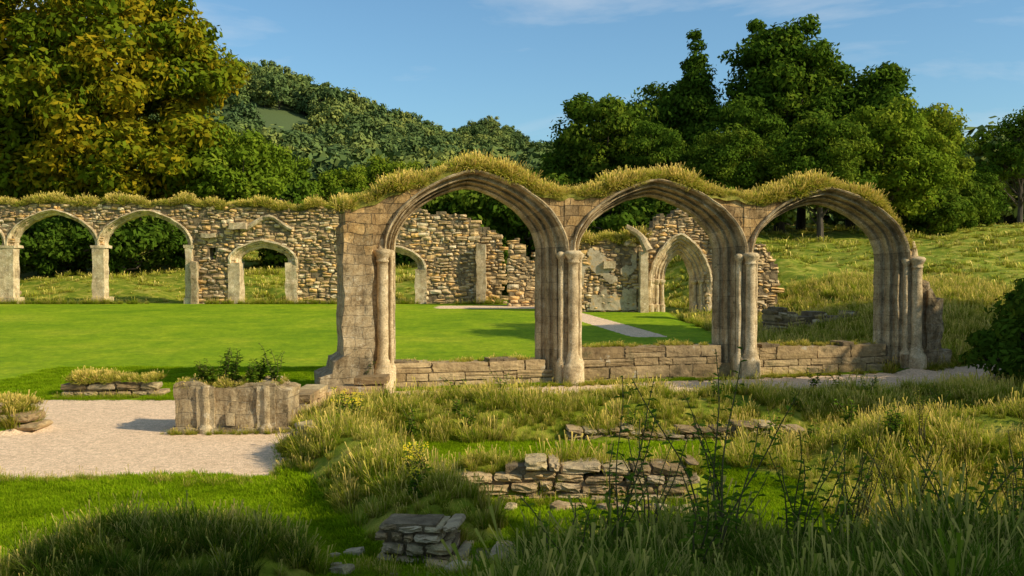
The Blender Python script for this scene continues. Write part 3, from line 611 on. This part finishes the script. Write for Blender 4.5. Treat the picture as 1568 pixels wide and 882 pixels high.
# ------------------------------------------------------------------ weeds
def weed(name,h,nst,lean=.35,leaf=.09,mat=M_WEED,flower=False,nl=14,bare=0.1,wid=.3):
    V=[];F=[];T=[];M=[];n=0
    def addm(v,f,t,m):
        nonlocal n
        V.append(v);F.append(f+n);T.append(np.tile(t,(len(v),1)));M.append(np.full(len(f),m));n+=len(v)
    for s in range(nst):
        a=R.uniform(0,6.28); hh=h*R.uniform(.6,1); le=lean*R.uniform(.2,1)*hh; pts=[(math.cos(a)*(le*f**1.5)+.02*math.sin(f*9+s),math.sin(a)*le*f**1.5+.02*math.cos(f*8+s),hh*f) for f in np.linspace(0,1,9)]
        v,f=tube(pts,.008,.003,4); addm(v,f,(.3,.6,0),1)
        for i in range(nl):
            f=bare+(1-bare)*(i+R.rand())/nl; k=f*8; i0=min(7,int(k)); p=np.array(pts[i0])*(1-(k-i0))+np.array(pts[i0+1])*(k-i0)
            an=i*2.4+R.rand(); l=leaf*(1.3-.75*f)*R.uniform(.6,1.25)
            up=R.uniform(-.1,.7); d=np.array([math.cos(an),math.sin(an),up]); d/=np.linalg.norm(d); sd=np.array([-math.sin(an),math.cos(an),R.uniform(-.5,.5)])
            w=l*wid; q=np.array([p,p+d*l*.35+sd*w,p+d*l*.7+sd*w*.7,p+d*l*1.05-np.array([0,0,l*.25]),p+d*l*.7-sd*w*.7,p+d*l*.35-sd*w])
            addm(q,np.array([[0,1,2,3],[0,3,4,5]]),(R.rand(),.8,0),0)
        if flower:
            for _ in range(14):
                c=np.array(pts[-1])+np.array([R.uniform(-.05,.05),R.uniform(-.05,.05),R.uniform(-.03,.02)]); r=.009
                q=np.array([c+(r,0,0),c+(0,r,.004),c-(r,0,0),c-(0,r,.004)]); addm(q,np.array([[0,1,2,3]]),(.5,.8,0),2)
    me=fastmesh(name,np.concatenate(V),np.concatenate(F),[mat,M_STEM,M_YEL],np.concatenate(T),False,None,np.concatenate(M)); return bpy.data.objects.new(name,me)
def putweed(name,x,y,h,nst,z=None,**k):
    o=link(weed(name,h,nst,**k)); o.location=(x,y,(float(zg(x,y)) if z is None else z)-.02); return o
for (x,y,h,ns) in ((1.28,6.2,1.5,4),(1.45,6.5,1.3,4),(.72,6.8,1.5,3),(.6,6.7,1.0,4),(1.95,6.8,1.35,3),(1.85,6.4,1.0,4),(2.25,7.0,1.2,3),(3.2,7.0,1.1,3),(3.8,7.4,1.2,4),(.35,6.3,.7,4),(2.8,6.2,.9,4),(3.1,5.7,.7,5),(1.1,5.8,.9,4),(3.6,6.4,.8,4),(1.6,7.4,1.3,2),(4.3,8.2,1.1,4)):
    putweed('tall_weed',x,y,h,ns,leaf=.095,nl=26,lean=.55,wid=.25)
for (x,y,h,ns) in ((2.6,7.6,1.15,7),(3.0,7.5,1.0,7),(4.1,8.0,1.1,8),(1.0,7.2,1.2,6),(4.6,9.0,1.1,7),(5.3,9.5,1.1,8),(3.5,9.8,.9,6),(5.8,11,1.0,8),(4.8,11.6,.8,7)):
    putweed('dock_seed_stalk',x,y,h,ns,leaf=.035,nl=40,lean=.35,mat=M_CAP,bare=.5)
for (x,y,h,ns,z) in ((-4.75,15.3,.42,9,.72),(-4.3,15.3,.55,8,.74),(-3.9,15.4,.45,9,.72),(-4.5,15.6,.55,9,.72),(-3.65,15.3,.65,5,.72),(-2.95,19.6,.7,7,.1),(-4.0,15.25,.35,9,.72),(-4.6,15.2,.35,9,.72)):
    putweed('wall_weed',x,y,h,ns,z,leaf=.10,nl=18,lean=.5)
for (x,y,h,ns) in ((-2.35,13.6,.55,7),(-2.2,13.9,.5,7),(-.85,9.6,.40,5),(-1.0,9.9,.4,5),(-.9,9.2,.33,4)):
    putweed('ragwort_plant',x,y,h,ns,leaf=.08,flower=True,nl=18)
for i in range(34):
    x=R.uniform(-1.5,7.5);y=R.uniform(14.2,17.5) if R.rand()<.5 else R.uniform(11.5,13.5)
    if float(rough(x,y))>.5: putweed('bank_weed',x,y,R.uniform(.3,.6),5,leaf=.09,nl=18,lean=.6)
# ------------------------------------------------------------------ trees
def tree(name,H,crown,nclump,nleaf,ls,mat,seed,cr=(.9,1.7),tr=.4,trunk_h=None,bias=.45):
    rs=np.random.RandomState(seed); cen=[];vol=np.array([c[3]*c[4]*c[5] for c in crown]);vol=vol/vol.sum()
    for i in range(nclump):
        c=crown[rs.choice(len(crown),p=vol)]; d=rs.normal(size=3); d/=np.linalg.norm(d); r=rs.rand()**bias; cen.append((c[0]+d[0]*c[3]*r,c[1]+d[1]*c[4]*r,c[2]+d[2]*c[5]*r))
    cen=np.array(cen); rad=rs.uniform(cr[0],cr[1],nclump); ct=rs.rand(nclump)
    tot=nclump*nleaf; ci=np.repeat(np.arange(nclump),nleaf); d=rs.normal(size=(tot,3)); d/=np.linalg.norm(d,axis=1,keepdims=True)
    rr=rad[ci]*(.35+.65*rs.rand(tot)**.5)*(1+.25*rs.normal(size=tot)*.5); P=cen[ci]+d*rr[:,None]*np.array([1.15,1.15,.75])
    N=d+rs.normal(size=(tot,3))*.55+np.array([0,0,.35]); N/=np.linalg.norm(N,axis=1,keepdims=True)
    A=np.cross(N,rs.normal(size=(tot,3))); A/=np.linalg.norm(A,axis=1,keepdims=True); B=np.cross(N,A); l=ls*rs.uniform(.6,1.3,tot)[:,None]
    V=np.stack([P-A*l,P+B*l*.5,P+A*l,P-B*l*.5],1).reshape(-1,3); F=np.arange(tot*4).reshape(-1,4)
    tt=np.clip(.6*ct[ci]+.4*rs.rand(tot),0,1); T=np.stack([np.repeat(tt,4),np.full(tot*4,.7),np.zeros(tot*4)],1)
    Vs=[V];Fs=[F];Ts=[T];Ms=[np.zeros(tot,int)];n=len(V)
    cm=np.array([np.average([c[0] for c in crown],weights=vol),np.average([c[1] for c in crown],weights=vol),0])
    tp=[(cm[0]*f**2*.6+.1*math.sin(f*5+seed),cm[1]*f**2*.6,H*.75*f) for f in np.linspace(0,1,9)]
    def addt(pts,r0,r1,k):
        nonlocal n
        v,f=tube(pts,r0,r1,k); Vs.append(v);Fs.append(f+n);Ts.append(np.full((len(v),3),.4));Ms.append(np.ones(len(f),int));n+=len(v)
    addt([(0,0,-.5)]+tp,tr*1.15,tr*.25,9)
    for i in rs.choice(nclump,min(nclump,36),replace=False):
        c=cen[i]; f=np.clip((c[2]/H)*rs.uniform(.35,.75)/.75,.12,.95); k=f*8;i0=min(7,int(k)); p=np.array(tp[i0])*(1-(k-i0))+np.array(tp[i0+1])*(k-i0)
        mid=p*.5+c*.5+np.array([0,0,-.05*H*rs.rand()])+rs.normal(size=3)*.25
        addt([tuple(p),tuple(p*.6+mid*.4),tuple(mid),tuple(mid*.4+c*.6),tuple(c)],tr*.32*(1-f*.5),.03,5)
    return fastmesh(name,np.concatenate(Vs),np.concatenate(Fs),[mat,M_BARK],np.concatenate(Ts),False,None,np.concatenate(Ms))
def put(name,me,x,y,s=1,rz=0,sz=None):
    o=link(bpy.data.objects.new(name,me)); o.location=(x,y,float(zg(x,y))-.1); o.scale=(s,s,sz or s); o.rotation_euler=(0,0,rz); return o
me=tree('chestnut_tree',22,[(0,0,13,9.5,7.5,9),(6.5,0,14.5,4.2,4,4),(-5,0,9,6,5,4.5),(4,-2,8.0,6,5,3.6),(-8,0,15,6,6,6)],400,250,.26,M_LEAF_O,11,(.9,2.0),.75,bias=.4)
put('chestnut_tree',me,-29.8,68)
T1=tree('oak_tree',16,[(0,0,9.5,4.6,4.6,5.2),(-2,1,7,3.4,3,3),(2.4,-1,7.5,3.2,3,3.5)],170,220,.22,M_LEAF_G,21,(.6,1.5),.4)
T2=tree('oak_tree_b',16,[(0,0,10,3.8,3.8,6.0),(1.8,0,6,3.6,3.4,3),(-1.8,1,6.5,3.6,3.2,3),(-.5,0,14,2.0,2,2)],180,220,.21,M_LEAF_G,22,(.6,1.4),.4)
T3=tree('ash_tree',13,[(0,0,7.2,4.6,4.4,4.6),(2.5,-1,5,3,3,2.8),(-2.5,0,5,3,3,2.8)],170,220,.21,M_LEAF_L,23,(.6,1.4),.35)
T4=tree('poplar_tree',17,[(0,0,9,2.0,2,6),(0,0,14,1.1,1.1,3.2)],80,190,.2,M_LEAF_G,24,(.5,1.0),.3)
T5=tree('sparse_ash_tree',14,[(0,0,9,4.2,4,4.0),(-3,0,7,2.5,2.5,1.4),(3,0,10,2.5,2,1.4)],60,200,.22,M_LEAF_G,25,(.6,1.2),.3)
T6=tree('shrub',3,[(0,0,1.5,1.7,1.5,1.3)],80,150,.10,M_LEAF_G,26,(.25,.5),.08)
for nm,me_,x,y,s,rz in (('ash_tree',T3,-19.5,69,.88,0),('ash_tree',T3,-23.5,74,.9,2),('oak_tree',T1,-27,100,.8,1),('ash_tree',T3,-22.5,95,.82,3),('ash_tree',T3,-17,100,.72,4),('ash_tree',T3,-12.5,104,.84,1.5),('oak_tree',T1,-9.5,112,.66,.4),('ash_tree',T3,-5,106,.86,5),('ash_tree',T3,0,108,.74,2.2),('oak_tree',T1,3.6,100,.60,3),
  ('oak_tree',T1,7.9,78,.93,0),('oak_tree',T2,4.8,84,.62,1),('poplar_tree',T4,14.4,80,.95,0),('oak_tree',T1,13.2,84,.9,2),('oak_tree',T2,21.2,79,1.08,.5),('oak_tree',T1,17.5,76,.78,4),('oak_tree',T1,27.2,80,.98,2.5),('oak_tree',T2,24.3,84,1.0,3),('oak_tree',T1,21,68,.62,1),('ash_tree',T3,26.5,72,.85,3),('ash_tree',T3,31.5,78,.85,4),('oak_tree',T1,33.5,86,.7,1),('oak_tree',T2,10.5,72,.6,5),('oak_tree',T1,15,70,.55,2),
  ('sparse_ash_tree',T5,57,112,1.05,0),('sparse_ash_tree',T5,63,118,1.0,2),('ash_tree',T3,45,125,.7,2),('oak_tree',T1,-40,80,1,0),('oak_tree',T1,-44,66,1,2),('ash_tree',T3,52,128,.7,1),('oak_tree',T1,38,92,.75,2)):
    put(nm,me_,x,y,s,rz)
# trees outside the frame on the right: they shade the near bank, the path bend and part of the lawn
put('oak_tree',T1,12.4,1.2,.74,1); put('oak_tree',T2,18.4,26.6,.85,2); put('ash_tree',T3,20,12.5,.95,2); put('oak_tree',T1,17.2,14.6,.66,4); put('oak_tree',T1,21.5,19.5,.72,4)
for (x,y,s) in ((-34,63,2),(-30,65,1.6),(-26,66,2.0),(-22,68,1.8),(-16,72,2.2),(-12,74,2.0),(-8,74,2.2),(-4,75,2.3),(0,74,2.5),(4,73,2.3),(8,70,2.2),(12,69,1.8),(16.5,72,2),(36,82,1.8),(40,86,1.6),(10.3,18.2,.85),(11.2,16.8,.9),(10.6,19.8,.8),(11.6,20.4,.9),(13.2,22.5,.8),(32,76,1.6),(2.5,50,1.1),(5.5,49,1.0),(-1,52,.9)):
    put('shrub',T6,x,y,s,R.uniform(0,6))
FT=[]
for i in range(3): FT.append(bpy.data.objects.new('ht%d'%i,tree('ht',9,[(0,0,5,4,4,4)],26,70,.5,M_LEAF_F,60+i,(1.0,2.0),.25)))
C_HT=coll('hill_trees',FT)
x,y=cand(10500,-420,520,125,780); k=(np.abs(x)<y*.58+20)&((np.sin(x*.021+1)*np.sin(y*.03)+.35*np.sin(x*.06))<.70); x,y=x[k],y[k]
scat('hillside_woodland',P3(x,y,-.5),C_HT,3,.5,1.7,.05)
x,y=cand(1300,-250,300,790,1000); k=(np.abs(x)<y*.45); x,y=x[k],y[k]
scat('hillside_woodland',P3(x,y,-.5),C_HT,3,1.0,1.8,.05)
# ------------------------------------------------------------------ light
sd=Vector((.93,-.37,0)).normalized(); el=math.radians(33); sd=Vector((sd.x*math.cos(el),sd.y*math.cos(el),math.sin(el)))
Ld=bpy.data.lights.new('sun','SUN'); Ld.energy=5.0; Ld.angle=math.radians(.5); Ld.color=(1,.89,.67); lo=link(bpy.data.objects.new('sun',Ld)); lo.rotation_euler=sd.to_track_quat('Z','Y').to_euler()
w=bpy.data.worlds.new('World'); SC.world=w; w.use_nodes=True; nt=w.node_tree; bg=nt.nodes['Background']
sk=nt.nodes.new('ShaderNodeTexSky'); sk.sky_type='NISHITA'; sk.sun_disc=False; sk.sun_elevation=el; sk.sun_rotation=math.atan2(sd.x,sd.y); sk.air_density=1.0; sk.dust_density=1.0; sk.ozone_density=2.2
tc=nt.nodes.new('ShaderNodeTexCoord'); mp=nt.nodes.new('ShaderNodeMapping'); mp.inputs['Scale'].default_value=(1.3,1.3,5.5); mp.inputs['Rotation'].default_value=(0,.45,0); mp.inputs['Location'].default_value=(2.35,0,.6)
nt.links.new(tc.outputs['Generated'],mp.inputs[0]); cn=nt.nodes.new('ShaderNodeTexNoise'); cn.inputs['Scale'].default_value=1.6; cn.inputs['Detail'].default_value=8; cn.inputs['Roughness'].default_value=.58; cn.inputs['Distortion'].default_value=.7
nt.links.new(mp.outputs[0],cn.inputs['Vector']); rp=nt.nodes.new('ShaderNodeValToRGB'); rp.color_ramp.elements[0].position=.47; rp.color_ramp.elements[1].position=.74; rp.color_ramp.elements[0].color=(0,0,0,1); rp.color_ramp.elements[1].color=(.7,.7,.7,1)
ml=nt.nodes.new('ShaderNodeMix'); ml.data_type='RGBA'; ml.blend_type='MULTIPLY'; ml.inputs[0].default_value=1; nt.links.new(sk.outputs[0],ml.inputs[6]); ml.inputs[7].default_value=(.98,1.30,1.38,1)
nt.links.new(cn.outputs['Fac'],rp.inputs[0]); mx=nt.nodes.new('ShaderNodeMix'); mx.data_type='RGBA'; nt.links.new(rp.outputs[0],mx.inputs[0]); nt.links.new(ml.outputs[2],mx.inputs[6]); mx.inputs[7].default_value=(7.6,7.8,8.0,1)
nt.links.new(mx.outputs[2],bg.inputs[0]); bg.inputs[1].default_value=.108
# ------------------------------------------------------------------ camera
cam=bpy.data.cameras.new('camera'); cam.lens=35; cam.sensor_width=36; cam.clip_end=6000; co=link(bpy.data.objects.new('camera',cam)); co.location=(0,0,2.6)
co.rotation_euler=(math.radians(90-1.54),0,0); SC.camera=co
SC.view_settings.view_transform='Standard'; SC.view_settings.look='None'; SC.view_settings.exposure=0
